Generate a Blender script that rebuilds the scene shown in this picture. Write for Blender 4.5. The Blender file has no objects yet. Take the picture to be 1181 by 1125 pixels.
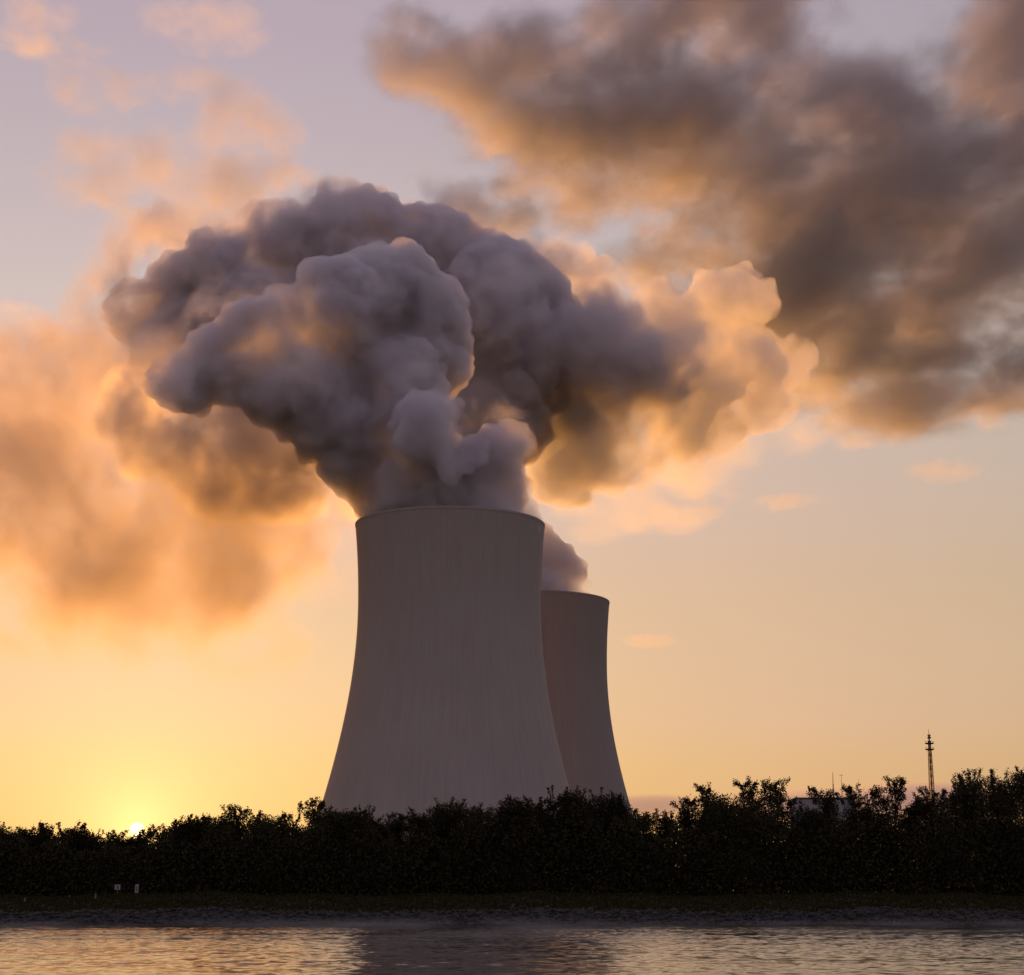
import bpy, bmesh, math, random
import numpy as np
from mathutils import Vector, noise as mnoise, Matrix

random.seed(7)
rng = np.random.default_rng(7)
R = math.radians
scene = bpy.context.scene
COL = scene.collection

# ------------------------------------------------------------------ camera
W0, H0, F0 = 1181.0, 1125.0, 2100.0           # photograph size and focal length in its pixels
PITCH = R(12.81)
CAM_Z = 3.0
cam_d = bpy.data.cameras.new('camera')
cam_d.sensor_width = 36.0
cam_d.lens = F0 / W0 * 36.0
cam_d.clip_start = 0.5
cam_d.clip_end = 60000.0
cam = bpy.data.objects.new('camera', cam_d)
cam.location = (0, 0, CAM_Z)
cam.rotation_euler = (R(90) + PITCH, 0, 0)
COL.objects.link(cam)
scene.camera = cam

def at(u, v, Y):
    """world point seen at photograph pixel (u, v) and world depth Y (used to survey the place)"""
    dx, dz = (u - 590.5) / F0, (562.5 - v) / F0
    d = Vector((dx, math.cos(PITCH) - dz * math.sin(PITCH), math.sin(PITCH) + dz * math.cos(PITCH)))
    t = Y / d.y
    return Vector((d.x * t, Y, CAM_Z + d.z * t)), t / F0     # point, metres per pixel

# ------------------------------------------------------------------ object helpers
def tag(o, label=None, cat=None, group=None, kind=None):
    if label: o['label'] = label
    if cat: o['category'] = cat
    if group: o['group'] = group
    if kind: o['kind'] = kind
    return o

def thing(name, label, cat, loc=(0, 0, 0), rz=0.0, group=None):
    o = bpy.data.objects.new(name, None)
    COL.objects.link(o)
    o.location = loc
    o.rotation_euler = (0, 0, rz)
    o.empty_display_size = 1
    return tag(o, label, cat, group)

def mesh_obj(name, verts, faces, mat, parent=None, smooth=False):
    me = bpy.data.meshes.new(name)
    me.from_pydata([tuple(v) for v in verts], [], faces)
    me.update()
    if smooth:
        me.polygons.foreach_set('use_smooth', [True] * len(me.polygons))
    me.materials.append(mat)
    o = bpy.data.objects.new(name, me)
    COL.objects.link(o)
    if parent: o.parent = parent
    return o

def np_mesh(name, V, Fq, mat, parent=None, smooth=True):
    """V n x 3 float array, Fq m x k int array (all faces with k corners)"""
    V = np.ascontiguousarray(V, np.float32); Fq = np.ascontiguousarray(Fq, np.int32)
    me = bpy.data.meshes.new(name)
    me.vertices.add(len(V)); me.vertices.foreach_set('co', V.ravel())
    k = Fq.shape[1]
    me.loops.add(Fq.size); me.loops.foreach_set('vertex_index', Fq.ravel())
    me.polygons.add(len(Fq))
    me.polygons.foreach_set('loop_start', np.arange(0, Fq.size, k, dtype=np.int32))
    me.polygons.foreach_set('loop_total', np.full(len(Fq), k, np.int32))
    me.update(calc_edges=True)
    me.polygons.foreach_set('use_smooth', np.full(len(Fq), smooth))
    if mat: me.materials.append(mat)
    o = bpy.data.objects.new(name, me)
    COL.objects.link(o)
    if parent: o.parent = parent
    return o

class N:
    """small node-tree writer"""
    def __init__(s, name, world=None):
        if world is None:
            s.m = bpy.data.materials.new(name); s.m.use_nodes = True; s.t = s.m.node_tree
        else:
            s.m = world; s.t = world.node_tree
        s.t.nodes.clear()
    def n(s, typ, **kw):
        nd = s.t.nodes.new(typ)
        for k, v in kw.items():
            if k.startswith('i_'):
                s.put(nd.inputs[int(k[2:]) if k[2:].isdigit() else k[2:].replace('_', ' ')], v)
            else:
                setattr(nd, k, v)
        return nd
    def put(s, sock, v):
        if isinstance(v, bpy.types.NodeSocket): s.t.links.new(v, sock)
        elif isinstance(v, bpy.types.Node): s.t.links.new(v.outputs[0], sock)
        else: sock.default_value = v
    def math(s, op, a, b=None, c=None, clamp=False):
        nd = s.t.nodes.new('ShaderNodeMath'); nd.operation = op; nd.use_clamp = clamp
        s.put(nd.inputs[0], a)
        if b is not None: s.put(nd.inputs[1], b)
        if c is not None: s.put(nd.inputs[2], c)
        return nd.outputs[0]
    def vmath(s, op, a, b=None, out=0):
        nd = s.t.nodes.new('ShaderNodeVectorMath'); nd.operation = op
        s.put(nd.inputs[0], a)
        if b is not None: s.put(nd.inputs[1], b)
        return nd.outputs[out]
    def maprange(s, x, a, b, c=0.0, d=1.0, smooth=True):
        nd = s.t.nodes.new('ShaderNodeMapRange')
        nd.interpolation_type = 'SMOOTHSTEP' if smooth else 'LINEAR'
        s.put(nd.inputs['Value'], x)
        for k, v in (('From Min', a), ('From Max', b), ('To Min', c), ('To Max', d)): s.put(nd.inputs[k], v)
        return nd.outputs[0]
    def noise(s, vec, scale, detail=4.0, rough=0.55, dist=0.0, out='Fac'):
        nd = s.t.nodes.new('ShaderNodeTexNoise')
        if vec is not None: s.put(nd.inputs['Vector'], vec)
        nd.inputs['Scale'].default_value = scale; nd.inputs['Detail'].default_value = detail
        nd.inputs['Roughness'].default_value = rough; nd.inputs['Distortion'].default_value = dist
        return nd.outputs[out]
    def mix(s, fac, a, b, blend='MIX'):
        nd = s.t.nodes.new('ShaderNodeMix'); nd.data_type = 'RGBA'; nd.blend_type = blend
        s.put(nd.inputs[0], fac); s.put(nd.inputs[6], a); s.put(nd.inputs[7], b)
        return nd.outputs[2]
    def ramp(s, x, stops):
        nd = s.t.nodes.new('ShaderNodeValToRGB'); s.put(nd.inputs[0], x)
        el = nd.color_ramp.elements
        while len(el) < len(stops): el.new(0.5)
        for e, (p, c) in zip(el, stops): e.position = p; e.color = (*c, 1)
        return nd.outputs[0]
    def surface(s, sh):
        o = s.t.nodes.new('ShaderNodeOutputMaterial'); s.put(o.inputs['Surface'], sh); return s.m
    def volume(s, sh):
        o = s.t.nodes.new('ShaderNodeOutputMaterial'); s.put(o.inputs['Volume'], sh); return s.m

# ------------------------------------------------------------------ sun and sky
_sp, _ = at(158, 957, 1000.0)
SUN_DIR = (_sp - Vector((0, 0, CAM_Z))).normalized()
SUN_EL = math.asin(SUN_DIR.z)
SUN_AZ = math.atan2(SUN_DIR.x, SUN_DIR.y)       # from +Y, clockwise

w = bpy.data.worlds.new('World')
scene.world = w
w.use_nodes = True
s = N('World', w)
sky = s.n('ShaderNodeTexSky', sky_type='NISHITA', sun_disc=False, sun_elevation=SUN_EL, sun_rotation=SUN_AZ,
          altitude=100.0, air_density=1.4, dust_density=2.5, ozone_density=2.0)
# dawn sky: the sky's own colours compressed by a tone curve per channel
tc = s.n('ShaderNodeTexCoord')
dirv = s.vmath('NORMALIZE', tc.outputs['Generated'])
sx = s.n('ShaderNodeSeparateXYZ', i_0=dirv)
elev = s.math('ARCSINE', sx.outputs['Z'])
sp = s.n('ShaderNodeSeparateColor', i_0=sky.outputs[0])
r_ = s.math('MULTIPLY', s.math('POWER', s.math('MULTIPLY', sp.outputs[0], 0.1), 0.288), 0.912 * 10)
g_ = s.math('MULTIPLY', s.math('POWER', s.math('MULTIPLY', sp.outputs[1], 0.1), 0.295), 0.776 * 10)
rat = s.ramp(s.math('DIVIDE', elev, R(40.0)), [(0.0, (0.30,) * 3), (0.06, (0.34,) * 3), (0.107, (0.41,) * 3), (0.1375, (0.50,) * 3),
                                            (0.23, (0.62,) * 3), (0.29, (0.77,) * 3), (0.485, (0.97,) * 3), (0.65, (1.12,) * 3), (1.0, (1.30,) * 3)])
cosg = s.vmath('DOT_PRODUCT', dirv, tuple(SUN_DIR), out=1)
ang = s.math('ARCCOSINE', s.math('MINIMUM', cosg, 1.0))
far = s.maprange(ang, R(7.0), R(24.0))
gain = s.ramp(s.math('DIVIDE', elev, R(40.0)), [(0.0, (0.5,) * 3), (0.25, (0.5,) * 3), (0.46, (0.56,) * 3), (0.66, (0.48,) * 3), (1.0, (0.45,) * 3)])
gain = s.math('MULTIPLY', gain, 2.0)
r_ = s.math('MULTIPLY', s.math('MULTIPLY', r_, s.math('ADD', 1.0, s.math('MULTIPLY', far, 0.07))), s.maprange(elev, R(15), R(26), 1.0, 0.90))
g_ = s.math('MULTIPLY', g_, gain)
b_ = s.math('MULTIPLY', s.math('MULTIPLY', g_, rat), s.math('ADD', 1.0, s.math('MULTIPLY', far, s.maprange(elev, R(3), R(12), 0.28, 0.0))))
cc = s.n('ShaderNodeCombineColor', i_0=r_, i_1=g_, i_2=b_)
back = s.maprange(ang, R(35), R(110))
r_ = s.math('MULTIPLY', r_, s.math('SUBTRACT', 1.0, s.math('MULTIPLY', back, 0.10)))
g_ = s.math('MULTIPLY', g_, s.math('SUBTRACT', 1.0, s.math('MULTIPLY', back, 0.13)))
b_ = s.math('MULTIPLY', b_, s.math('ADD', 1.0, s.math('MULTIPLY', back, 0.03)))
cc = s.n('ShaderNodeCombineColor', i_0=r_, i_1=g_, i_2=b_)
halo = s.math('ADD', s.math('MULTIPLY', s.math('EXPONENT', s.math('DIVIDE', ang, -R(1.2))), 5.0), s.math('MULTIPLY', s.math('EXPONENT', s.math('DIVIDE', ang, -R(3.5))), 2.0))
disc = s.maprange(ang, R(0.10), R(0.26), 45.0, 0.0)
hc = s.mix(1.0, (1.0, 0.72, 0.26, 1), s.math('ADD', halo, disc), 'MULTIPLY')
col = s.mix(1.0, cc, hc, 'ADD')
bg = s.n('ShaderNodeBackground', i_Color=col, i_Strength=0.1)
out = s.n('ShaderNodeOutputWorld')
s.put(out.inputs['Surface'], bg)

sd = bpy.data.lights.new('sun', 'SUN')
sd.energy = 5.0
sd.angle = R(0.53)
sd.color = (1.0, 0.42, 0.075)
so = bpy.data.objects.new('sun', sd)
so.rotation_euler = SUN_DIR.to_track_quat('Z', 'Y').to_euler()
so.location = (0, 0, 400)
COL.objects.link(so)

# ------------------------------------------------------------------ steam hulls
def puff_tree(spheres, levels, seed):
    """each lobe carries smaller billows on its surface, those carry smaller ones again"""
    rg = np.random.default_rng(seed)
    allp = [spheres]
    cur = spheres
    for n, lo, hi, inset in levels:
        nxt = []
        for x, y, z, r in cur:
            d = rg.normal(size=(n, 3)); d /= np.linalg.norm(d, axis=1)[:, None]
            rr = r * rg.uniform(lo, hi, n)
            for k in range(n):
                q = np.array((x, y, z)) + d[k] * (r - rr[k] * inset)
                nxt.append((q[0], q[1], q[2], rr[k]))
        cur = nxt
        allp.append(cur)
    return [p for l in allp for p in l]

_ico = {}
def ico(sub):
    if sub not in _ico:
        bm = bmesh.new(); bmesh.ops.create_icosphere(bm, subdivisions=sub, radius=1.0)
        _ico[sub] = (np.array([v.co[:] for v in bm.verts]), np.array([[v.index for v in f.verts] for f in bm.faces]))
        bm.free()
    return _ico[sub]

def outer_shells(me, vmin):
    """drop inner cavities and crumbs left by the union"""
    n = len(me.vertices)
    co = np.empty(n * 3, np.float32); me.vertices.foreach_get('co', co); co = co.reshape(-1, 3).astype(float)
    lt = np.empty(len(me.polygons), np.int32); me.polygons.foreach_get('loop_total', lt)
    vi = np.empty(len(me.loops), np.int32); me.loops.foreach_get('vertex_index', vi)
    if not (lt == 4).all(): return me
    Fq = vi.reshape(-1, 4)
    lab = np.arange(n)
    while True:
        m = lab[Fq].min(1)
        new = lab.copy()
        for c in range(4): np.minimum.at(new, Fq[:, c], m)
        new = new[new]
        if (new == lab).all(): break
        lab = new
    fl = lab[Fq[:, 0]]
    a, b, c, d = (co[Fq[:, k]] for k in range(4))
    vol = ((np.cross(a, b) * c).sum(1) + (np.cross(a, c) * d).sum(1)) / 6
    tot = np.bincount(fl, weights=vol, minlength=n)
    keep = tot[fl] > vmin
    Fk = Fq[keep]
    used = np.unique(Fk); idx = np.full(n, -1); idx[used] = np.arange(len(used))
    o = np_mesh('tmp2', co[used], idx[Fk], None)
    m2 = o.data; bpy.data.objects.remove(o); bpy.data.meshes.remove(me)
    return m2

def hull(name, spheres, voxel, mat, parent, amp, scale, seed=0):
    Vs, Fs, b = [], [], 0
    for x, y, z, r in spheres:
        v, f = ico(3 if r > 30 else 2)
        Vs.append(v * r + (x, y, z)); Fs.append(f + b); b += len(v)
    tmp = np_mesh('tmp', np.concatenate(Vs), np.concatenate(Fs), None)
    md = tmp.modifiers.new('remesh', 'REMESH'); md.mode = 'VOXEL'; md.voxel_size = voxel; md.adaptivity = 0
    dg = bpy.context.evaluated_depsgraph_get()
    me = bpy.data.meshes.new_from_object(tmp.evaluated_get(dg))
    old = tmp.data
    bpy.data.objects.remove(tmp); bpy.data.meshes.remove(old)
    me = outer_shells(me, 400.0)
    n = len(me.vertices)
    P = np.empty(n * 3, np.float32); me.vertices.foreach_get('co', P); P = P.reshape(-1, 3)
    Nn = np.empty(n * 3, np.float32); me.vertices.foreach_get('normal', Nn); Nn = Nn.reshape(-1, 3)
    off = Vector((seed * 13.7, seed * 7.1, seed * 3.3))
    h = np.empty(n)
    for i in range(n):
        p = Vector(P[i]) / scale + off
        a = 0.0; fr = 1.0; am = 1.0
        for o in range(5):
            a += am * (abs(mnoise.noise(p * fr)) * 2 - 0.45); fr *= 2.1; am *= 0.5
        h[i] = a
    P = P + Nn * (h * amp)[:, None]
    me.vertices.foreach_set('co', np.ascontiguousarray(P, np.float32).ravel())
    me.update()
    tmp = bpy.data.objects.new('tmp', me); COL.objects.link(tmp)
    md = tmp.modifiers.new('remesh', 'REMESH'); md.mode = 'VOXEL'; md.voxel_size = voxel; md.adaptivity = 0
    dg = bpy.context.evaluated_depsgraph_get()
    m2 = bpy.data.meshes.new_from_object(tmp.evaluated_get(dg))
    bpy.data.objects.remove(tmp); bpy.data.meshes.remove(me)
    me = outer_shells(m2, 400.0)
    me.materials.clear(); me.materials.append(mat)
    me.polygons.foreach_set('use_smooth', np.ones(len(me.polygons), bool))
    me.update()
    o = bpy.data.objects.new(name, me); COL.objects.link(o); o.parent = parent
    print(name, n)
    return o

def steam_mat(name, dens, color, aniso, nscale, lo, hi, detail=5.0, floor=0.0, step=1.0, dist=0.0):
    s = N(name)
    tc = s.n('ShaderNodeTexCoord')
    nz = s.noise(tc.outputs['Object'], nscale, detail, 0.6, dist)
    d = s.math('MULTIPLY', s.maprange(nz, lo, hi, floor, 1.0), dens)
    pv = s.n('ShaderNodeVolumePrincipled', i_Color=(*color, 1), i_Density=d, i_Anisotropy=aniso)
    m = s.volume(pv)
    m.cycles.volume_step_rate = step
    return m

def soft_mat(name, ells, dens, color, aniso, nscale, amp, e0, e1, detail=6.0, rough=0.6, stretch=(1, 1, 1), step=1.0, dist=0.0, cap=1.0, soft=0.22):
    """steam that thins out softly: lobes (x, y, z, rx, ry, rz) frayed by noise"""
    s = N(name)
    tc = s.n('ShaderNodeTexCoord')
    p = tc.outputs['Object']
    m = None
    for x, y, z, rx, ry, rz in ells:
        q = s.vmath('MULTIPLY', s.vmath('SUBTRACT', p, (x, y, z)), (1 / rx, 1 / ry, 1 / rz))
        l = s.vmath('LENGTH', q, out=1)
        m = l if m is None else s.math('SMOOTH_MIN', m, l, 0.25)
    nz = s.noise(s.vmath('MULTIPLY', p, stretch), nscale, detail, rough, dist)
    f = s.math('ADD', s.math('MINIMUM', s.math('SUBTRACT', 1.0, m), cap), s.math('MULTIPLY', s.math('SUBTRACT', nz, 0.5), amp))
    d = s.math('MULTIPLY', s.math('MULTIPLY', s.maprange(f, e0, e1, 0.0, 1.0), s.maprange(s.math('SUBTRACT', 1.0, m), -0.04, soft, 0.0, 1.0)), dens)
    pv = s.n('ShaderNodeVolumePrincipled', i_Color=(*color, 1), i_Density=d, i_Anisotropy=aniso)
    mt = s.volume(pv)
    mt.cycles.volume_step_rate = step
    return mt

def ell_hull(name, ells, grow, voxel, mat, parent=None):
    Vs, Fs, b = [], [], 0
    for x, y, z, rx, ry, rz in ells:
        v, f = ico(4)
        Vs.append(v * (rx * grow, ry * grow, rz * grow) + (x, y, z)); Fs.append(f + b); b += len(v)
    tmp = np_mesh('tmp', np.concatenate(Vs), np.concatenate(Fs), None)
    md = tmp.modifiers.new('remesh', 'REMESH'); md.mode = 'VOXEL'; md.voxel_size = voxel; md.adaptivity = 0
    dg = bpy.context.evaluated_depsgraph_get()
    me = bpy.data.meshes.new_from_object(tmp.evaluated_get(dg))
    old = tmp.data
    bpy.data.objects.remove(tmp); bpy.data.meshes.remove(old)
    me.materials.clear(); me.materials.append(mat)
    o = bpy.data.objects.new(name, me); COL.objects.link(o)
    if parent: o.parent = parent
    return o

def ells(lst, flat=(1, 1, 1)):
    o = []
    for e in lst:
        u, v, ru, rv, ry, Y = e
        p, k = at(u, v, Y)
        o.append((p.x, p.y, p.z, ru * k, ry, rv * k))
    return o

def lobes(lst):
    o = []
    for u, v, r, Y in lst:
        p, k = at(u, v, Y)
        o.append((p.x, p.y, p.z, r * k))
    return o

# ------------------------------------------------------------------ cooling towers
def concrete(name, k):
    s = N(name)
    tc = s.n('ShaderNodeTexCoord')
    ob = tc.outputs['Object']
    sx = s.n('ShaderNodeSeparateXYZ', i_0=ob)
    th = s.math('ARCTAN2', sx.outputs['Y'], sx.outputs['X'])
    st = s.n('ShaderNodeCombineXYZ', i_0=s.math('MULTIPLY', th, 34.0), i_1=s.math('MULTIPLY', sx.outputs['Z'], 0.035), i_2=0.0)
    streak = s.noise(st, 1.0, 6, 0.62)
    ribs = s.math('SINE', s.math('MULTIPLY', th, 190.0))
    lift = s.math('SINE', s.math('MULTIPLY', sx.outputs['Z'], 2.6))
    n1 = s.noise(ob, 0.03, 5, 0.6)
    v = s.math('ADD', s.math('MULTIPLY', streak, 0.55), s.math('MULTIPLY', n1, 0.45))
    v = s.math('ADD', v, s.math('ADD', s.math('MULTIPLY', ribs, 0.007), s.math('MULTIPLY', lift, 0.006)))
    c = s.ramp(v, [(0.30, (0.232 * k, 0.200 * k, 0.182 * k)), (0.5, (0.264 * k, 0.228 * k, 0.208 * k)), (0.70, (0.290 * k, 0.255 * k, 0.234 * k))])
    bp = s.n('ShaderNodeBump', i_Height=ribs, i_Strength=0.2, i_Distance=0.06)
    bs = s.n('ShaderNodeBsdfPrincipled', i_Base_Color=c, i_Roughness=0.9, i_Normal=bp)
    return s.surface(bs)
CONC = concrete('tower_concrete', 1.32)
CONC_SHADED = concrete('shaded_tower_concrete', 1.02)  # same concrete, with the rear tower's shade put into a darker colour

def tower(label, X, Y, prof, top, mat):
    t = thing('cooling_tower', label, 'cooling tower', (X, Y, 0))
    zs = np.concatenate([np.linspace(3.8, 140, 50), np.linspace(142, top, 8)])
    rs = np.array([prof(z) for z in zs])
    n = 256
    a = np.arange(n) * 2 * math.pi / n
    th = 0.5
    ring = []
    for z, r in zip(zs, rs): ring.append(np.stack([r * np.cos(a), r * np.sin(a), np.full(n, z)], 1))
    for z, r in list(zip(zs, rs))[::-1]: ring.append(np.stack([(r - th) * np.cos(a), (r - th) * np.sin(a), np.full(n, z)], 1))
    V = np.concatenate(ring); m = len(ring)
    i = np.arange(n); j = (i + 1) % n
    F = np.concatenate([np.stack([k * n + i, k * n + j, ((k + 1) % m) * n + j, ((k + 1) % m) * n + i], 1) for k in range(m)])
    np_mesh('shell', V, F, mat, t)
    rt = prof(top)
    sec = [(rt + 0.02, top - 0.9), (rt + 0.07, top - 0.8), (rt + 0.07, top), (rt + 0.0, top + 0.12), (rt - 0.9, top + 0.12), (rt - 0.9, top - 0.4)]
    V = np.concatenate([np.stack([q * np.cos(a), q * np.sin(a), np.full(n, z)], 1) for q, z in sec])
    F = np.concatenate([np.stack([k * n + i, k * n + j, ((k + 1) % 6) * n + j, ((k + 1) % 6) * n + i], 1) for k in range(6)])
    np_mesh('rim', V, F, mat, t, smooth=False)
    return t

def prof1(z):
    c = 2.37 if z < 117 else 2.95
    return math.sqrt(36.3 ** 2 + ((z - 117) / c) ** 2)
def prof2(z):
    c = 2.27 if z < 117 else 2.95
    return math.sqrt(36.9 ** 2 + ((z - 117) / c) ** 2)
T1 = (-24.8, 716.0); T2 = (10.6, 909.0)
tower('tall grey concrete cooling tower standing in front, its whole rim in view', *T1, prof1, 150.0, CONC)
tower('darker grey cooling tower half hidden behind the front tower', *T2, prof2, 150.0, CONC_SHADED)

# ------------------------------------------------------------------ steam
L1 = lobes([(519, 610, 92, 716), (500, 585, 85, 716), (545, 575, 60, 712), (590, 590, 26, 714), (604, 582, 12, 712),
            (492, 494, 45, 676), (528, 512, 40, 676), (588, 516, 30, 690), (600, 560, 14, 706), (560, 540, 46, 700),
            (470, 560, 72, 715), (455, 520, 60, 712), (440, 450, 82, 710), (378, 408, 80, 705), (440, 370, 88, 722), (330, 402, 62, 702),
            (288, 400, 48, 700), (252, 408, 40, 698), (395, 350, 58, 700), (465, 345, 58, 724), (222, 424, 34, 696),
            (194, 442, 28, 695), (330, 368, 42, 698), (285, 378, 34, 696), (390, 475, 66, 706), (330, 435, 66, 702), (268, 428, 44, 699), (218, 452, 30, 696), (410, 520, 50, 708),
            (480, 420, 62, 728), (500, 380, 40, 730)])
L2 = lobes([(652, 668, 27, 909), (613, 704, 64, 909), (668, 676, 15, 909), (636, 650, 32, 909), (628, 622, 17, 910), (582, 640, 42, 912), (552, 560, 60, 920),
            (550, 480, 80, 930), (603, 400, 80, 935), (585, 455, 48, 932), (560, 380, 110, 935), (480, 320, 85, 930), (410, 300, 85, 925), (395, 235, 36, 920),
            (425, 245, 30, 920), (330, 300, 70, 920), (270, 310, 62, 915), (212, 338, 52, 910), (160, 362, 42, 905), (300, 390, 95, 915), (205, 400, 55, 905),
            (520, 290, 48, 935), (560, 310, 50, 938), (590, 325, 44, 940), (630, 360, 38, 940), (655, 410, 34, 940),
            (600, 440, 50, 938)])
E3 = ells([(700, 565, 90, 45, 50, 955), (790, 535, 90, 45, 55, 960), (880, 505, 90, 38, 55, 965), (760, 600, 70, 25, 40, 960), (690, 610, 45, 30, 35, 950), (940, 470, 60, 40, 50, 970)])
L3 = lobes([(655, 305, 34, 955), (640, 290, 20, 955), (690, 340, 45, 955), (740, 360, 48, 960), (780, 390, 55, 962), (845, 348, 42, 965), (820, 335, 24, 965), (870, 350, 30, 965),
            (850, 420, 58, 965), (800, 430, 60, 960), (905, 420, 34, 968), (880, 465, 38, 965), (740, 450, 70, 955), (790, 490, 45, 958), (690, 500, 70, 952),
            (740, 525, 34, 950), (650, 540, 45, 948), (835, 495, 30, 962), (930, 410, 16, 968)])
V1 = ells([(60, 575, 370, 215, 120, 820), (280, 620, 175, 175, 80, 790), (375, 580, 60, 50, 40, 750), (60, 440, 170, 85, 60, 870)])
F1 = ells([(320, 430, 222, 120, 75, 702), (450, 372, 112, 100, 70, 712), (540, 520, 90, 70, 45, 700)])
F2 = ells([(270, 310, 220, 95, 70, 915), (450, 300, 170, 105, 80, 925), (610, 390, 150, 130, 90, 938), (150, 395, 130, 105, 60, 905), (730, 430, 110, 90, 70, 945)])
E1 = ells([(400, 540, 75, 66, 40, 728), (325, 505, 115, 85, 50, 728), (235, 495, 110, 75, 50, 730), (165, 490, 60, 70, 40, 735), (300, 565, 120, 45, 40, 745), (145, 455, 30, 40, 26, 720)])
E4 = ells([(672, 395, 90, 85, 60, 940), (745, 428, 75, 48, 45, 938), (660, 462, 85, 52, 50, 938), (600, 330, 80, 60, 50, 942)])
M1 = steam_mat('steam_dense', 0.26, (0.93, 0.90, 0.935), 0.1, 0.030, 0.36, 0.60, floor=0.015, detail=8, step=0.3, dist=0.25)
M2 = steam_mat('steam_far', 0.22, (0.92, 0.885, 0.925), 0.1, 0.024, 0.37, 0.60, floor=0.01, detail=8, step=0.32, dist=0.25)
MU = soft_mat('steam_thin', E1, 0.085, (0.95, 0.89, 0.84), 0.65, 0.040, 6.5, 0.0, 0.95, step=0.45, cap=0.5, detail=8, rough=0.62, dist=0.4)
ME = soft_mat('steam_breaking', E4, 0.12, (0.94, 0.90, 0.91), 0.3, 0.030, 5.5, 0.05, 1.0, step=0.45, cap=0.5, detail=8, rough=0.62, dist=0.4)
MS = steam_mat('steam_lit', 0.09, (0.97, 0.95, 0.94), 0.35, 0.024, 0.38, 0.62, floor=0.01, detail=8, step=0.4, dist=0.25)
MV = soft_mat('steam_veil', V1, 0.030, (0.94, 0.83, 0.69), 0.40, 0.021, 5.0, 0.0, 1.1, step=0.6, cap=0.5, detail=7, rough=0.62, dist=0.3)  # orange of the low sun tinted into the white steam's colour
MF = soft_mat('steam_fringe', F1, 0.06, (0.95, 0.92, 0.94), 0.25, 0.035, 4.0, 0.25, 1.1, step=0.6, cap=0.25, detail=7, rough=0.65, dist=0.4)
MG = soft_mat('steam_far_fringe', F2, 0.055, (0.95, 0.92, 0.93), 0.25, 0.026, 4.0, 0.2, 1.1, step=0.6, cap=0.25, detail=7, rough=0.65, dist=0.4)
MW = soft_mat('steam_trail', E3, 0.02, (0.97, 0.95, 0.94), 0.45, 0.022, 3.0, 0.05, 1.0, step=0.5, cap=0.4, detail=7, stretch=(0.8, 1, 1.3))
p1 = thing('steam_plume', 'thick purple grey steam rising from the front cooling tower and drifting left', 'steam', (0, 0, 0))
hull('billow', puff_tree(L1, [(9, 0.3, 0.5, 0.60), (7, 0.22, 0.42, 0.72), (4, 0.25, 0.45, 0.7)], 3), 1.0, M1, p1, 2.2, 11.0, 1)
ell_hull('underside_wisps', E1, 1.1, 4.0, MU, p1)
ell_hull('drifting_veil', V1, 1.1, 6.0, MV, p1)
p2 = thing('steam_plume', 'steam from the rear cooling tower spreading behind, lit orange at its right end', 'steam', (0, 0, 0))
hull('billow', puff_tree(L2, [(9, 0.3, 0.5, 0.60), (7, 0.22, 0.42, 0.68), (4, 0.25, 0.45, 0.65)], 4), 1.25, M2, p2, 2.8, 13.0, 2)
hull('lit_billow', puff_tree(L3, [(9, 0.3, 0.5, 0.55), (6, 0.25, 0.45, 0.6), (4, 0.25, 0.45, 0.55)], 9), 1.4, MS, p2, 3.2, 13.0, 3)

ell_hull('torn_edges', F1, 1.06, 4.0, MF, p1)
ell_hull('torn_edges', F2, 1.06, 5.0, MG, p2)
ell_hull('breaking_billow', E4, 1.05, 4.0, ME, p2)
ell_hull('trailing_wisps', E3, 1.12, 5.0, MW, p2)

# ------------------------------------------------------------------ clouds
CB = ells([(1010, 270, 330, 190, 520, 3000), (730, 150, 240, 105, 420, 3000), (830, 40, 170, 95, 300, 2900), (1070, 420, 230, 75, 420, 3200), (1170, 70, 130, 110, 300, 2900), (560, 250, 70, 30, 200, 3000), (530, 60, 130, 65, 200, 2900)])
CP = ells([(110, 115, 70, 26, 160, 3000), (230, 125, 110, 36, 160, 3000), (160, 205, 130, 55, 200, 3100), (260, 230, 130, 60, 200, 3100), (300, 160, 60, 40, 150, 3000), (190, 275, 90, 35, 150, 3100)])
CS = [ells([(1000, 497, 100, 24, 90, 3600)]), ells([(905, 580, 62, 15, 60, 3600)]), ells([(1140, 478, 60, 22, 80, 3600)]), ells([(820, 578, 55, 24, 60, 3500)]),
      ells([(1085, 545, 55, 18, 60, 3600)]), ells([(745, 740, 45, 10, 40, 3800)]), ells([(25, 358, 50, 14, 60, 3300)]),
      ells([(40, 30, 75, 32, 90, 2800)]), ells([(235, 32, 85, 36, 100, 2800)]), ells([(80, 60, 70, 14, 70, 2800)])]
CL = ells([(745, 930, 90, 16, 300, 6500), (960, 932, 170, 26, 400, 6500), (1090, 925, 170, 28, 400, 6600)])
MCB = soft_mat('cloud_dark', CB, 0.0140, (0.90, 0.90, 0.98), -0.85, 0.0072, 5.0, -0.05, 0.95, step=0.55, stretch=(0.75, 0.45, 1.45), cap=0.45, detail=10, rough=0.66, dist=0.2)  # white cloud with its mauve shade tinted into the colour
MCP = soft_mat('cloud_peach', CP, 0.008, (0.96, 0.94, 0.94), 0.25, 0.0085, 4.4, 0.1, 1.1, step=0.7, stretch=(1, 0.6, 1.6), cap=0.45, detail=7)
MCS = soft_mat('cloud_streak', [e for l in CS for e in l], 0.0065, (0.97, 0.95, 0.94), 0.35, 0.012, 3.6, 0.1, 1.0, step=0.8, stretch=(1, 0.6, 2.0), cap=0.5)
MCL = soft_mat('cloud_low', CL, 0.004, (0.9, 0.85, 0.9), 0.2, 0.003, 0.6, 0.0, 0.5, step=0.7, stretch=(1, 0.6, 3))
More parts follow.
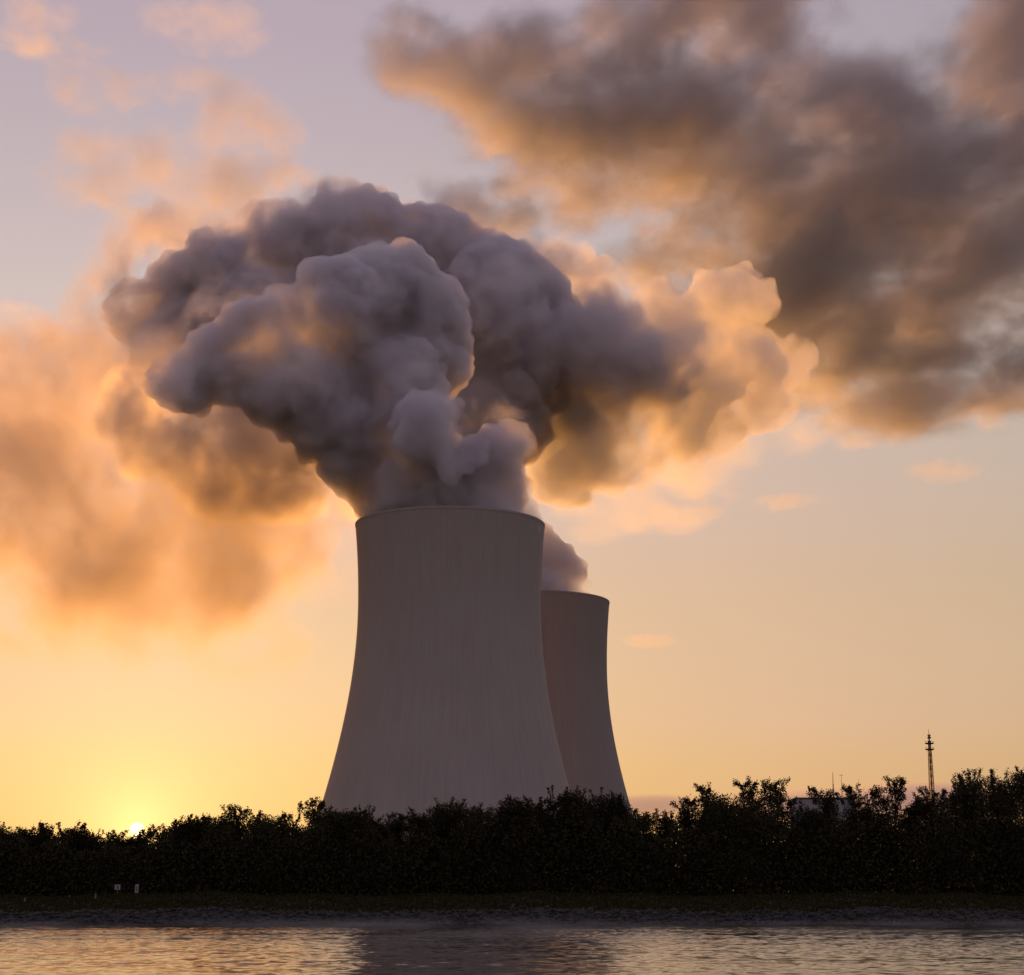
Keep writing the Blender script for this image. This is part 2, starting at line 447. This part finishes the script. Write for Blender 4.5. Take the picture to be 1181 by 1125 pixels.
cloud = lambda nm, e, v, m, lab: tag(ell_hull(nm, e, 1.15, v, m), lab, 'cloud')
cloud('cloud_bank', CB, 40.0, MCB, 'broad dark purple cloud bank filling the upper right sky')
cloud('cloud', CP, 20.0, MCP, 'thin peach lit cloud high above the left end of the steam')
WISP = ['long peach wisp just right of and below the lit end of the steam', 'thin peach streak alone in the clear sky right of the rear tower, above mid height',
        'small peach puff at the right edge of the picture under the dark bank', 'faint peach patch under the lit steam, left of the thin streak', 'slanting peach wisp low at the right, below the puff at the picture edge',
        'faint tiny streak close to the rim of the rear tower', 'small peach streak at the left edge beside the top of the steam',
        'peach cloud in the top left corner of the picture', 'peach cloud at the top edge above the large thin peach cloud', 'narrow peach streak just under the top left corner cloud']
for e, lab in zip(CS, WISP): cloud('cloud', e, 12.0, MCS, lab)
cloud('cloud_bank', CL, 16.0, MCL, 'low mauve cloud bank on the horizon behind the mast')

#LAND_START
# ------------------------------------------------------------------ land, river, bank
ZG = 3.8
def bank_z(x, y):
    pr = np.interp(y, [244, 250, 253.5, 257, 262, 267, 272], [-1.2, 0.0, 1.55, 2.1, 2.9, 3.65, ZG])
    wob = 0.22 * np.sin(x * 0.13 + 1.0) + 0.13 * np.sin(x * 0.41) + 0.08 * np.sin(x * 1.1 + y) + 0.05 * np.sin(x * 2.3 - y * 1.7)
    return pr + wob * np.interp(y, [248, 252, 268, 275], [0.3, 1, 1, 0])

def ground_mat():
    s = N('ground_soil')
    tc = s.n('ShaderNodeTexCoord'); p = tc.outputs['Object']
    sx = s.n('ShaderNodeSeparateXYZ', i_0=p)
    n1 = s.noise(p, 0.5, 6, 0.65)
    grass = s.ramp(n1, [(0.3, (0.014, 0.016, 0.006)), (0.55, (0.024, 0.026, 0.010)), (0.75, (0.040, 0.036, 0.018))])
    mud = s.ramp(s.noise(p, 2.5, 6, 0.7), [(0.3, (0.015, 0.013, 0.012)), (0.7, (0.04, 0.036, 0.033))])
    f = s.maprange(s.math('ADD', sx.outputs['Y'], s.math('MULTIPLY', s.math('SUBTRACT', n1, 0.5), 5.0)), 253.0, 255.5)
    c = s.mix(f, mud, grass)
    bp = s.n('ShaderNodeBump', i_Height=s.noise(p, 4.0, 6, 0.7), i_Strength=0.6, i_Distance=0.15)
    return s.surface(s.n('ShaderNodeBsdfPrincipled', i_Base_Color=c, i_Roughness=0.95, i_Normal=bp))

def grid(name, xs, ys, zf, mat):
    Xg, Yg = np.meshgrid(xs, ys)
    Z = zf(Xg, Yg)
    V = np.stack([Xg, Yg, Z], -1).reshape(-1, 3)
    nx, ny = len(xs), len(ys)
    i = np.arange(nx * ny).reshape(ny, nx)
    F = np.stack([i[:-1, :-1], i[:-1, 1:], i[1:, 1:], i[1:, :-1]], -1).reshape(-1, 4)
    return np_mesh(name, V, F, mat)

gx = np.concatenate([[-40000, -8000, -1500, -400, -200], np.arange(-120, 120.1, 0.6), [200, 400, 1500, 8000, 40000]])
gy = np.concatenate([np.arange(244, 275, 0.5), [280, 300, 400, 700, 1200, 3000, 10000, 45000]])
tag(grid('ground', gx, gy, bank_z, ground_mat()), kind='structure')

# river: real wave relief where the camera sees it
def waves(X, Y):
    rg = np.random.default_rng(11)
    Z = np.zeros_like(X)
    for k in range(40):
        lam = 0.45 * (2.2 / 0.45) ** rg.random()
        th = rg.normal(0.15, 0.42)                      # travel direction off the +Y axis
        kx, ky = math.sin(th) * 2 * math.pi / lam, math.cos(th) * 2 * math.pi / lam
        amp = WAVE * lam ** 0.85 * rg.uniform(0.5, 1.0)
        Z += amp * np.sin(kx * X + ky * Y + rg.uniform(0, 6.28) + 1.3 * np.sin(X * rg.uniform(0.03, 0.12) + Y * rg.uniform(0.02, 0.1)))
    # slick and ruffled patches drift past each other
    patch = 0.5 + 0.5 * np.sin(X * 0.045 + 2.1 * np.sin(Y * 0.09 + 0.6) + 1.0) * np.sin(Y * 0.16 + 1.4 * np.sin(X * 0.06))
    fade = np.clip((250.5 - Y) / 6.0, 0.15, 1.0) * np.clip((92 - np.abs(X)) / 8.0, 0, 1)
    return Z * (0.45 + 0.75 * patch) * fade
WAVE = 0.0055
def water_mat():
    s = N('river_water')
    tc = s.n('ShaderNodeTexCoord'); p = tc.outputs['Object']
    h = s.noise(s.vmath('MULTIPLY', p, (0.35, 1.0, 1.0)), 4.5, 5, 0.6)
    bp = s.n('ShaderNodeBump', i_Height=h, i_Strength=0.2, i_Distance=0.04)
    return s.surface(s.n('ShaderNodeBsdfPrincipled', i_Base_Color=(0.05, 0.045, 0.032, 1), i_Roughness=0.07, i_IOR=1.6, i_Normal=bp))
wx = np.concatenate([[-6000, -1500, -400, -200], np.arange(-92, 92.1, 0.18), [200, 400, 1500, 6000]])
wy = np.concatenate([[-400, -100, 0, 30, 55], np.arange(68, 252.1, 0.16)])
tag(grid('river', wx, wy, waves, water_mat()), kind='structure')

# stones along the water line
def rocks():
    rg = np.random.default_rng(5)
    v, f = ico(1)
    Vs, Fs, b = [], [], 0
    for k in range(3200):
        x = rg.uniform(-95, 95); y = 249.6 + 4.4 * rg.random() ** 1.2
        r = 0.16 + 0.34 * rg.random() ** 2
        q = v * (1 + rg.uniform(-0.28, 0.28, (len(v), 1))) * (r * rg.uniform(0.8, 1.5), r, r * rg.uniform(0.5, 0.9))
        z = float(bank_z(np.array(x), np.array(y)))
        Vs.append(q + (x, y, z + r * 0.2)); Fs.append(f + b); b += len(v)
    s = N('rip_rap')
    g = s.n('ShaderNodeNewGeometry')
    c = s.ramp(g.outputs['Random Per Island'], [(0.0, (0.014, 0.012, 0.010)), (0.6, (0.024, 0.021, 0.018)), (1.0, (0.05, 0.044, 0.038))])
    m = s.surface(s.n('ShaderNodeBsdfPrincipled', i_Base_Color=c, i_Roughness=0.85))
    o = np_mesh('bank_stones', np.concatenate(Vs), np.concatenate(Fs), m, smooth=False)
    tag(o, 'grey rubble stones along the foot of the far bank', 'stones', kind='stuff')
rocks()

def leaf_mat(name, c0, c1):
    s = N(name)
    g = s.n('ShaderNodeNewGeometry'); oi = s.n('ShaderNodeObjectInfo')
    c = s.mix(g.outputs['Random Per Island'], (*c0, 1), (*c1, 1))
    hs = s.n('ShaderNodeHueSaturation', i_Color=c, i_Value=s.maprange(oi.outputs['Random'], 0, 1, 0.75, 1.25, False), i_Hue=s.maprange(oi.outputs['Random'], 0, 1, 0.485, 0.51, False))
    a = s.n('ShaderNodeBsdfDiffuse', i_Color=hs); b = s.n('ShaderNodeBsdfTranslucent', i_Color=hs)
    return s.surface(s.n('ShaderNodeMixShader', i_0=0.08, i_1=a, i_2=b))
LEAF = leaf_mat('foliage', (0.034, 0.030, 0.016), (0.044, 0.038, 0.020))
GRASS = leaf_mat('grass_blades', (0.026, 0.024, 0.009), (0.046, 0.040, 0.017))
def bark():
    s = N('bark'); tc = s.n('ShaderNodeTexCoord')
    c = s.ramp(s.noise(tc.outputs['Object'], 3.0, 5), [(0.3, (0.03, 0.024, 0.018)), (0.7, (0.08, 0.065, 0.05))])
    return s.surface(s.n('ShaderNodeBsdfPrincipled', i_Base_Color=c, i_Roughness=0.9))
BARK = bark()

def leaves(P, size, rg, up=0.0):
    """rhombic leaf sprays of the given size at points P"""
    n = len(P)
    a = rg.normal(size=(n, 3)); a[:, 2] += up; a /= np.linalg.norm(a, axis=1)[:, None]
    b = rg.normal(size=(n, 3)); b -= a * (a * b).sum(1)[:, None]; b /= np.linalg.norm(b, axis=1)[:, None]
    L = (size * rg.uniform(0.7, 1.3, n))[:, None]; Wd = L * rg.uniform(0.4, 0.7, n)[:, None]
    V = np.stack([P - a * L * 0.5, P + b * Wd * 0.5, P + a * L * 0.5, P - b * Wd * 0.5], 1).reshape(-1, 3)
    return V, np.arange(4 * n).reshape(n, 4)

def tube(pts, rad, n=7):
    V, F = [], []
    for k, (p, r) in enumerate(zip(pts, rad)):
        p = np.array(p)
        d = np.array(pts[min(k + 1, len(pts) - 1)]) - np.array(pts[max(k - 1, 0)]); d = d / np.linalg.norm(d)
        ax = np.cross(d, (0, 0, 1) if abs(d[2]) < 0.9 else (1, 0, 0)); ax /= np.linalg.norm(ax); ay = np.cross(d, ax)
        for j in range(n):
            t = j * 2 * math.pi / n
            V.append(p + r * (math.cos(t) * ax + math.sin(t) * ay))
    for k in range(len(pts) - 1):
        for j in range(n):
            F.append((k * n + j, k * n + (j + 1) % n, (k + 1) * n + (j + 1) % n, (k + 1) * n + j))
    F.append(tuple(range(n))[::-1]); F.append(tuple(range((len(pts) - 1) * n, len(pts) * n)))
    return V, F

def join(parts):
    V, F, b = [], [], 0
    for v, f in parts:
        V += [tuple(x) for x in v]; F += [tuple(i + b for i in q) for q in f]; b += len(v)
    return V, F

def tree(i, u, vtop, hw, Y, kind, label, name='riverside_tree', cat='tree', group=None):
    rg = np.random.default_rng(100 + i)
    top, k = at(u, vtop, Y)
    H = top.z - ZG - 0.5
    rw = hw * k * 1.38
    t = thing(name, label, cat, (top.x, Y, ZG), 0, group)
    lob = []
    open_ = kind == 's'
    nl = 34 if not open_ else 30
    for q in range(nl):
        h = rg.uniform(0.10, 0.90)
        wdt = rw * (0.95 * math.sin(math.pi * min(1, 0.25 + h * 0.70)) ** 0.7)
        th = rg.uniform(0, 6.283); rr = wdt * math.sqrt(rg.random()) * 0.85
        r = rw * rg.uniform(0.34, 0.52) * (1.2 - 0.45 * h)
        z = min(h * H, H - r * 0.9)
        lob.append((rr * math.cos(th), rr * math.sin(th) * 0.9, z, r))
    r = rw * 0.40
    lob.append((0, 0, H - r * 1.02, r))
    for q in range(4):                                   # small tufts that break the outline at the top
        r = rw * rg.uniform(0.12, 0.22)
        lob.append((rg.uniform(-0.55, 0.55) * rw, rg.uniform(-0.4, 0.4) * rw, H - r - rg.uniform(0.0, 0.12) * H, r))
    P = []
    for x, y, z, r in lob:
        m = int(np.clip(170 * r * r, 80, 1100))
        d = rg.normal(size=(m, 3)); d /= np.linalg.norm(d, axis=1)[:, None]
        f = rg.random(m) ** (1 / 3.2)
        P.append(np.array((x, y, z)) + d * (f * r * rg.uniform(0.85, 1.2, m))[:, None] * (1, 1, 0.9))
    # shoots: thin leafy stems standing out of the crown
    stems = []
    for q in range(16 if open_ else 7):
        x, y, z, r = lob[rg.integers(len(lob))] if q > 8 else lob[-1 - rg.integers(5)]
        if z < 0.5 * H: continue
        d = np.array((rg.normal(0, 0.45), rg.normal(0, 0.3), 1.0)); d /= np.linalg.norm(d)
        ln = rg.uniform(0.6, 1.5) * (1.5 if open_ else 1.0)
        a = np.array((x, y, z)) + d * r * 0.6; b = a + d * (r * 0.4 + ln)
        if b[2] > H + 0.7: b[2] = H + rg.uniform(-0.3, 0.4)
        stems.append(tube([a, b], [0.05, 0.02], 4))
        m = int(26 * ln) + 10
        tt = rg.random(m) ** 0.6
        P.append(a + (b - a) * tt[:, None] + rg.normal(0, 0.16 if open_ else 0.13, (m, 3)))
        P.append(b + rg.normal(0, 0.22 if open_ else 0.14, (14 if open_ else 6, 3)))
    P = np.concatenate(P)
    P = P[P[:, 2] > 0.1]
    V, F = leaves(P, 0.30, rg)
    np_mesh('crown', V, F, LEAF, t, smooth=False)
    tr = [tube([(0, 0, -0.1), (0.1, 0.05, H * 0.3), (-0.1, 0.1, H * 0.6), (0.05, 0, H * 0.85)], [0.28, 0.22, 0.13, 0.05])]
    for q in range(7):
        x, y, z, r = lob[q]
        z0 = max(0.6, z - 0.25 * H)
        tr.append(tube([(0, 0.05, z0), (x * 0.5, y * 0.5, z0 + (z - z0) * 0.7), (x, y, z)], [0.10, 0.07, 0.03], 5))
    V, F = join(tr + stems)
    mesh_obj('trunk', V, F, BARK, t)
    return t

TREES = [  # pixel of the top, half width, distance, habit, label
    (-4, 949, 34, 276, 'r', 'dark rounded tree cut by the left edge of the picture, in the far bank row'),
    (32, 955, 24, 280, 's', 'low open tree, second from the left end of the bank row'),
    (53, 951, 16, 284, 's', 'spindly leafy tree, third from the left end of the bank row'),
    (82, 949, 26, 277, 'r', 'broad dome of dark leaves left of the low sun'),
    (112, 959, 24, 283, 'r', 'low dark tree just left of the sun, beside a dip in the row'),
    (139, 957, 18, 279, 'r', 'small tree touching the left side of the sun'),
    (159, 961, 17, 282, 'r', 'low tree directly under the sun disc in the bank row'),
    (178, 956, 17, 280, 's', 'small open tree touching the right side of the sun'),
    (197, 951, 18, 286, 's', 'loose leafy tree second to the right of the sun'),
    (219, 939, 27, 277, 'r', 'round dark tree standing a step higher right of the sun'),
    (243, 941, 22, 284, 's', 'ragged tree between the round one by the sun and a taller feathery crown'),
    (266, 929, 24, 280, 's', 'tall feathery crown halfway between the sun and the front tower'),
    (300, 936, 27, 276, 'r', 'wide dark tree in the middle of the row between sun and front tower'),
    (330, 937, 24, 282, 's', 'flat topped tree one place before the front tower base'),
    (358, 923, 17, 285, 's', 'pointed tree with a thin top shoot beside the left foot of the front tower'),
    (378, 929, 22, 278, 'r', 'bushy tree overlapping the left edge of the front tower'),
    (405, 930, 28, 275, 'r', 'rounded tree before the left part of the front tower base'),
    (433, 942, 20, 281, 'r', 'lowest tree before the front tower, in a dip of the row'),
    (457, 938, 18, 284, 's', 'small ragged tree just right of the dip before the front tower'),
    (484, 934, 21, 279, 'r', 'medium dark tree before the middle left of the front tower base'),
    (514, 921, 30, 276, 'r', 'large round tree before the middle of the front tower base'),
    (547, 929, 19, 283, 's', 'narrow tree with a spiky top before the middle of the front tower'),
    (590, 914, 33, 275, 'r', 'big dark tree before the right half of the front tower base'),
    (628, 919, 20, 284, 'r', 'tree in the small notch before the right foot of the front tower'),
    (657, 908, 29, 277, 'r', 'high tree where the two cooling towers meet at the row'),
    (692, 911, 31, 280, 'r', 'broad tree before the base of the rear tower'),
    (717, 919, 22, 283, 'r', 'sloping tree at the right foot of the rear tower'),
    (742, 933, 23, 278, 'r', 'low tree in the dip just right of the rear tower'),
    (764, 938, 18, 284, 's', 'small tree with loose sprigs in the dip right of the rear tower'),
    (794, 918, 19, 281, 's', 'leaning open crown on the left flank of the tall clump right of the towers'),
    (818, 905, 24, 277, 's', 'flat branchy crown left of the dense middle tree in the clump right of the towers'),
    (846, 911, 34, 275, 'r', 'dense middle tree of the tall clump right of the towers'),
    (866, 899, 17, 283, 's', 'twin pointed crown on the tall clump right of the towers'),
    (888, 898, 20, 286, 's', 'airy tree with sky showing through, left of the pale building'),
    (908, 921, 15, 281, 's', 'small sprig tree touching the left wall of the pale building'),
    (934, 931, 24, 276, 'r', 'low dark tree standing before the pale building'),
    (952, 910, 21, 280, 's', 'antler shaped tree covering the right part of the pale building'),
    (984, 907, 20, 283, 's', 'tufted tree between the two thin antenna poles and the lattice mast'),
    (1011, 909, 20, 277, 's', 'open tufted tree two places left of the lattice mast'),
    (1031, 897, 16, 285, 's', 'upright tree with tall shoots just left of the lattice mast'),
    (1058, 917, 20, 279, 'r', 'low tree at the left foot of the lattice mast'),
    (1083, 910, 20, 282, 's', 'sprigged tree covering the foot of the lattice mast'),
    (1112, 892, 26, 277, 's', 'tall tree with a toothed top right of the lattice mast'),
    (1142, 888, 30, 280, 's', 'tall leafy tree second from the right end of the row'),
    (1178, 882, 34, 276, 'r', 'tallest dark tree, cut by the right edge of the picture'),
]
for i, (u, v, hw, Y, kd, lab) in enumerate(TREES):
    tree(i, u, v, hw, Y, kd, lab, group='trees along the far river bank')

# undergrowth and grass on the bank
def undergrowth():
    rg = np.random.default_rng(21)
    n = 260000
    x = rg.uniform(-95, 95, n); y = rg.uniform(270, 294, n)
    tops = sorted((at(u, v, Y)[0].x, at(u, v, Y)[0].z - ZG) for u, v, hw, Y, kd, lab in TREES)
    lx = np.array([q[0] for q in tops]); lz = np.array([q[1] for q in tops])
    lz = np.minimum(lz, np.minimum(np.roll(lz, 1), np.roll(lz, -1)) + 1.0)
    hmax = np.interp(x, lx, lz) * (0.70 + 0.09 * np.sin(x * 0.83) + 0.06 * np.sin(x * 2.1 + 1) + 0.004 * (y - 269))
    z = ZG + rg.random(n) ** 1.15 * np.clip(hmax, 1.5, 16)
    V, F = leaves(np.stack([x, y, z], 1), 0.5, rg)
    o = np_mesh('undergrowth', V, F, LEAF, smooth=False)
    tag(o, 'dark bushes filling in under the row of trees', 'undergrowth', kind='stuff')
    n = 46000
    x = rg.uniform(-95, 95, n); y = rg.uniform(253.6, 271, n)
    keep = rg.random(n) < np.clip((y - 253.0) / 3.5, 0.1, 1)
    x, y = x[keep], y[keep]
    z = bank_z(x, y)
    ln = rg.uniform(0.15, 0.5, len(x)) * (1 + 0.6 * np.sin(x * 0.3) * np.sin(y * 0.5 + x * 0.11))
    P = np.stack([x, y, z + ln * 0.45], 1)
    V, F = leaves(P, 0.42, rg, up=3.0)
    o = np_mesh('bank_grass', V, F, GRASS, smooth=False)
    tag(o, 'rough grass sloping down the far bank to the stones', 'grass', kind='stuff')
undergrowth()

# ------------------------------------------------------------------ simple solids
def box(cx, cy, cz, sx, sy, sz):
    v = [(cx + a * sx / 2, cy + b * sy / 2, cz + c * sz / 2) for c in (-1, 1) for b in (-1, 1) for a in (-1, 1)]
    f = [(0, 2, 3, 1), (4, 5, 7, 6), (0, 1, 5, 4), (2, 6, 7, 3), (0, 4, 6, 2), (1, 3, 7, 5)]
    return v, f
def disc(z0, z1, r0, r1, n=24):
    v = [(r0 * math.cos(i * 2 * math.pi / n), r0 * math.sin(i * 2 * math.pi / n), z0) for i in range(n)] + \
        [(r1 * math.cos(i * 2 * math.pi / n), r1 * math.sin(i * 2 * math.pi / n), z1) for i in range(n)]
    f = [(i, (i + 1) % n, n + (i + 1) % n, n + i) for i in range(n)] + [tuple(range(n))[::-1], tuple(range(n, 2 * n))]
    return v, f
def plain(name, c, rough=0.7, metal=0.0, var=0.15, scale=1.5):
    s = N(name); tc = s.n('ShaderNodeTexCoord')
    nz = s.noise(tc.outputs['Object'], scale, 5, 0.6)
    lo = tuple(x * (1 - var) for x in c); hi = tuple(x * (1 + var) for x in c)
    return s.surface(s.n('ShaderNodeBsdfPrincipled', i_Base_Color=s.ramp(nz, [(0.3, lo), (0.7, hi)]), i_Roughness=rough, i_Metallic=metal))
STEEL = plain('galvanised_steel', (0.16, 0.14, 0.13), 0.6, 0.0)
DARK = plain('dark_metal', (0.05, 0.045, 0.045), 0.6)
CLAD = plain('pale_cladding', (0.27, 0.25, 0.26), 0.6, 0, 0.06, 0.3)
WHITE = plain('shaded_board', (0.26, 0.25, 0.26), 0.6, 0, 0.08)  # white boards, their deep shade put into a grey base colour

# lattice mast, about 1.2 km away
def mast():
    b, k = at(1075.5, 930, 1200)
    X, Y = b.x, 1200.0
    zt = at(1071, 841, Y)[0].z - ZG
    t = thing('lattice_mast', 'slender lattice radio mast with two round platforms rising behind the trees', 'radio mast', (X, Y, ZG))
    zp1 = at(1071, 864.5, Y)[0].z - ZG; zp2 = at(1071, 857.6, Y)[0].z - ZG; zd0 = at(1071, 851.9, Y)[0].z - ZG; zd1 = at(1071, 847.6, Y)[0].z - ZG
    def half(z): return 2.6 + (0.95 - 2.6) * (z / zp1)
    legs = []
    for sx, sy in ((-1, -1), (1, -1), (1, 1), (-1, 1)):
        legs.append(tube([(sx * half(0), sy * half(0), 0), (sx * half(zp1), sy * half(zp1), zp1)], [0.24, 0.16], 6))
    n = 18
    zz = [zp1 * (1 - (1 - i / n) ** 1.15) for i in range(n + 1)]
    for i in range(n):
        a, c = zz[i], zz[i + 1]
        ha, hc = half(a), half(c)
        q = [(-1, -1), (1, -1), (1, 1), (-1, 1)]
        for j in range(4):
            p0, p1_ = q[j], q[(j + 1) % 4]
            legs.append(tube([(p0[0] * ha, p0[1] * ha, a), (p1_[0] * hc, p1_[1] * hc, c)], [0.12, 0.12], 4))
            legs.append(tube([(p1_[0] * ha, p1_[1] * ha, a), (p0[0] * hc, p0[1] * hc, c)], [0.12, 0.12], 4))
            legs.append(tube([(p0[0] * hc, p0[1] * hc, c), (p1_[0] * hc, p1_[1] * hc, c)], [0.10, 0.10], 4))
    V, F = join(legs); mesh_obj('lattice_frame', V, F, STEEL, t)
    V, F = tube([(0, 0, 0), (0, 0, zp1)], [0.55, 0.5], 10); mesh_obj('cable_shaft', V, F, DARK, t)
    for z in (zp1, zp2):
        V, F = join([disc(z - 0.55, z, 2.2, 3.05), disc(z, z + 0.25, 3.05, 3.05)])
        pl = mesh_obj('platform', V, F, DARK, t)
        rail = [tube([(2.95 * math.cos(i * 0.5236), 2.95 * math.sin(i * 0.5236), z + 0.2), (2.95 * math.cos(i * 0.5236), 2.95 * math.sin(i * 0.5236), z + 1.2)], [0.05, 0.05], 4) for i in range(12)]
        rail += [tube([(2.95 * math.cos(i * 0.5236), 2.95 * math.sin(i * 0.5236), z + 1.2), (2.95 * math.cos((i + 1) * 0.5236), 2.95 * math.sin((i + 1) * 0.5236), z + 1.2)], [0.05, 0.05], 4) for i in range(12)]
        V, F = join(rail); mesh_obj('railing', V, F, DARK, pl)
    V, F = disc(zp1 + 0.25, zp2 - 0.55, 1.05, 1.0); mesh_obj('equipment_cabin', V, F, STEEL, t)
    V, F = disc(zp2 + 0.25, zd0, 0.5, 0.5, 12); mesh_obj('upper_pole', V, F, STEEL, t)
    V, F = disc(zp2 + 0.5, zp2 + 1.7, 1.1, 1.1); mesh_obj('antenna_ring', V, F, DARK, t)
    V, F = join([disc(zd0, zd0 + 0.9, 1.25, 1.25), disc(zd0 + 0.9, zd1 - 0.6, 0.75, 0.75), disc(zd1 - 0.6, zd1, 1.15, 1.15)]); mesh_obj('antenna_drum', V, F, DARK, t)
    V, F = tube([(0, 0, zd1), (0, 0, zt - 2), (0, 0, zt)], [0.2, 0.15, 0.06], 8); mesh_obj('spire', V, F, STEEL, t)
mast()

# pale building behind the trees with its two roof poles
def building():
    Y = 600.0
    a, k = at(918, 920, Y); c, _ = at(986, 920, Y)
    wid, zt, dep = c.x - a.x, a.z - ZG, 14.0
    t = thing('industrial_building', 'pale flat roofed building peeping over the trees left of the mast', 'building', ((a.x + c.x) / 2, Y + dep / 2, ZG))
    V, F = box(0, 0, (zt - 0.5) / 2, wid, dep, zt - 0.5); mesh_obj('wall', V, F, CLAD, t)
    V, F = box(0, 0, zt - 0.25, wid + 0.5, dep + 0.5, 0.5); mesh_obj('roof', V, F, DARK, t)
    for u, v, thick, lab in ((960.3, 891, 0.11, 'thicker left one of two thin antenna poles above the pale building'), (970.2, 893, 0.07, 'thinner right one of two antenna poles above the pale building, with a small crossbar')):
        p, _ = at(u, v, Y + 4)
        q = thing('antenna_pole', lab, 'antenna', (p.x, Y + 4, ZG + zt))
        h = p.z - ZG - zt
        V, F = tube([(0, 0, 0), (0, 0, h * 0.55)], [thick * 1.7, thick * 1.5], 8); mesh_obj('pole', V, F, DARK, q)
        V, F = tube([(0, 0, h * 0.55), (0, 0, h)], [thick, thick * 0.6], 8); mesh_obj('whip', V, F, DARK, q)
        if thick < 0.1:
            V, F = box(0, 0, h - 0.35, 1.3, 0.12, 0.12); mesh_obj('crossbar', V, F, DARK, q)
building()

# white boards and posts on the bank
def board(u, v, wpx, hpx, Y, lab, tilt):
    p, k = at(u, v, Y)
    z0 = float(bank_z(np.array(p.x), np.array(Y)))
    t = thing('river_sign', lab, 'sign', (p.x, Y, z0))
    zc = p.z - z0
    w_, h_ = wpx * k, hpx * k
    V, F = box(0, 0, zc, w_, 0.06, h_); bd = mesh_obj('board', V, F, WHITE, t); bd.rotation_euler.y = tilt
    V, F = box(0.02, -0.034, zc, w_ * 0.28, 0.012, h_ * 0.6); mesh_obj('dark_mark', V, F, DARK, bd)
    V, F = tube([(0, 0.07, -0.3), (0, 0.07, zc + h_ * 0.3)], [0.05, 0.05], 8); mesh_obj('post', V, F, STEEL, t)
board(135.5, 1023.5, 6.5, 6.0, 268, 'small square pale river sign with a dark mark, below the sun', 0.0)
board(157.5, 1025, 4.2, 9.5, 268, 'narrow upright pale river sign with a dark mark, below the sun', 0.04)
def marker(u, v, h, Y, lab, m):
    p, k = at(u, v, Y)
    z0 = float(bank_z(np.array(p.x), np.array(Y)))
    t = thing('marker_post', lab, 'post', (p.x, Y, z0))
    V, F = tube([(0, 0, -0.2), (0.02, 0, h)], [0.13, 0.11], 10); mesh_obj('post', V, F, m, t)
    V, F = disc(h, h + 0.06, 0.15, 0.12, 12); mesh_obj('cap', V, F, m, t)
PALE = plain('weathered_paint', (0.16, 0.15, 0.15), 0.7)
marker(110, 1037, 0.9, 264, 'short pale marker post left of the two pale river signs', PALE)
marker(28.5, 1038, 0.75, 263, 'short dull green marker post near the left edge of the picture', plain('green_post', (0.16, 0.16, 0.08), 0.7))

# mist lying on the river
def mist():
    s = N('river_mist')
    tc = s.n('ShaderNodeTexCoord'); p = tc.outputs['Object']
    sx = s.n('ShaderNodeSeparateXYZ', i_0=p)
    nz = s.noise(s.vmath('MULTIPLY', p, (1.0, 0.5, 1.6)), 0.09, 5, 0.6, 0.4)
    big = s.noise(p, 0.02, 2, 0.5)
    hgt = s.maprange(sx.outputs['Z'], 0.0, s.maprange(big, 0.35, 0.65, 0.5, 1.9), 1.0, 0.0)
    d = s.math('MULTIPLY', s.math('MULTIPLY', s.maprange(nz, 0.38, 0.66), hgt), MIST)
    m = s.volume(s.n('ShaderNodeVolumePrincipled', i_Color=(0.95, 0.95, 0.95, 1), i_Density=d, i_Anisotropy=0.3))
    m.cycles.volume_step_rate = 0.25
    V, F = box(0, 186, 1.75, 300, 132, 3.1)
    o = mesh_obj('river_mist', V, F, m)
    tag(o, 'thin morning mist lying over the river before the far bank', 'mist', kind='stuff')
MIST = 0.011
mist()

#LAND_END
# ------------------------------------------------------------------ render settings
scene.view_settings.view_transform = 'Standard'
scene.view_settings.look = 'None'
scene.view_settings.exposure = 0.0
scene.view_settings.gamma = 1.0
scene.render.engine = 'CYCLES'
cy = scene.cycles
cy.volume_bounces = 3
cy.max_bounces = 8
cy.diffuse_bounces = 2
cy.glossy_bounces = 2
cy.transparent_max_bounces = 16
cy.volume_step_rate = 1.0
cy.volume_max_steps = 256
cy.use_denoising = True
cy.sample_clamp_indirect = 3.0
cy.sample_clamp_direct = 4.0
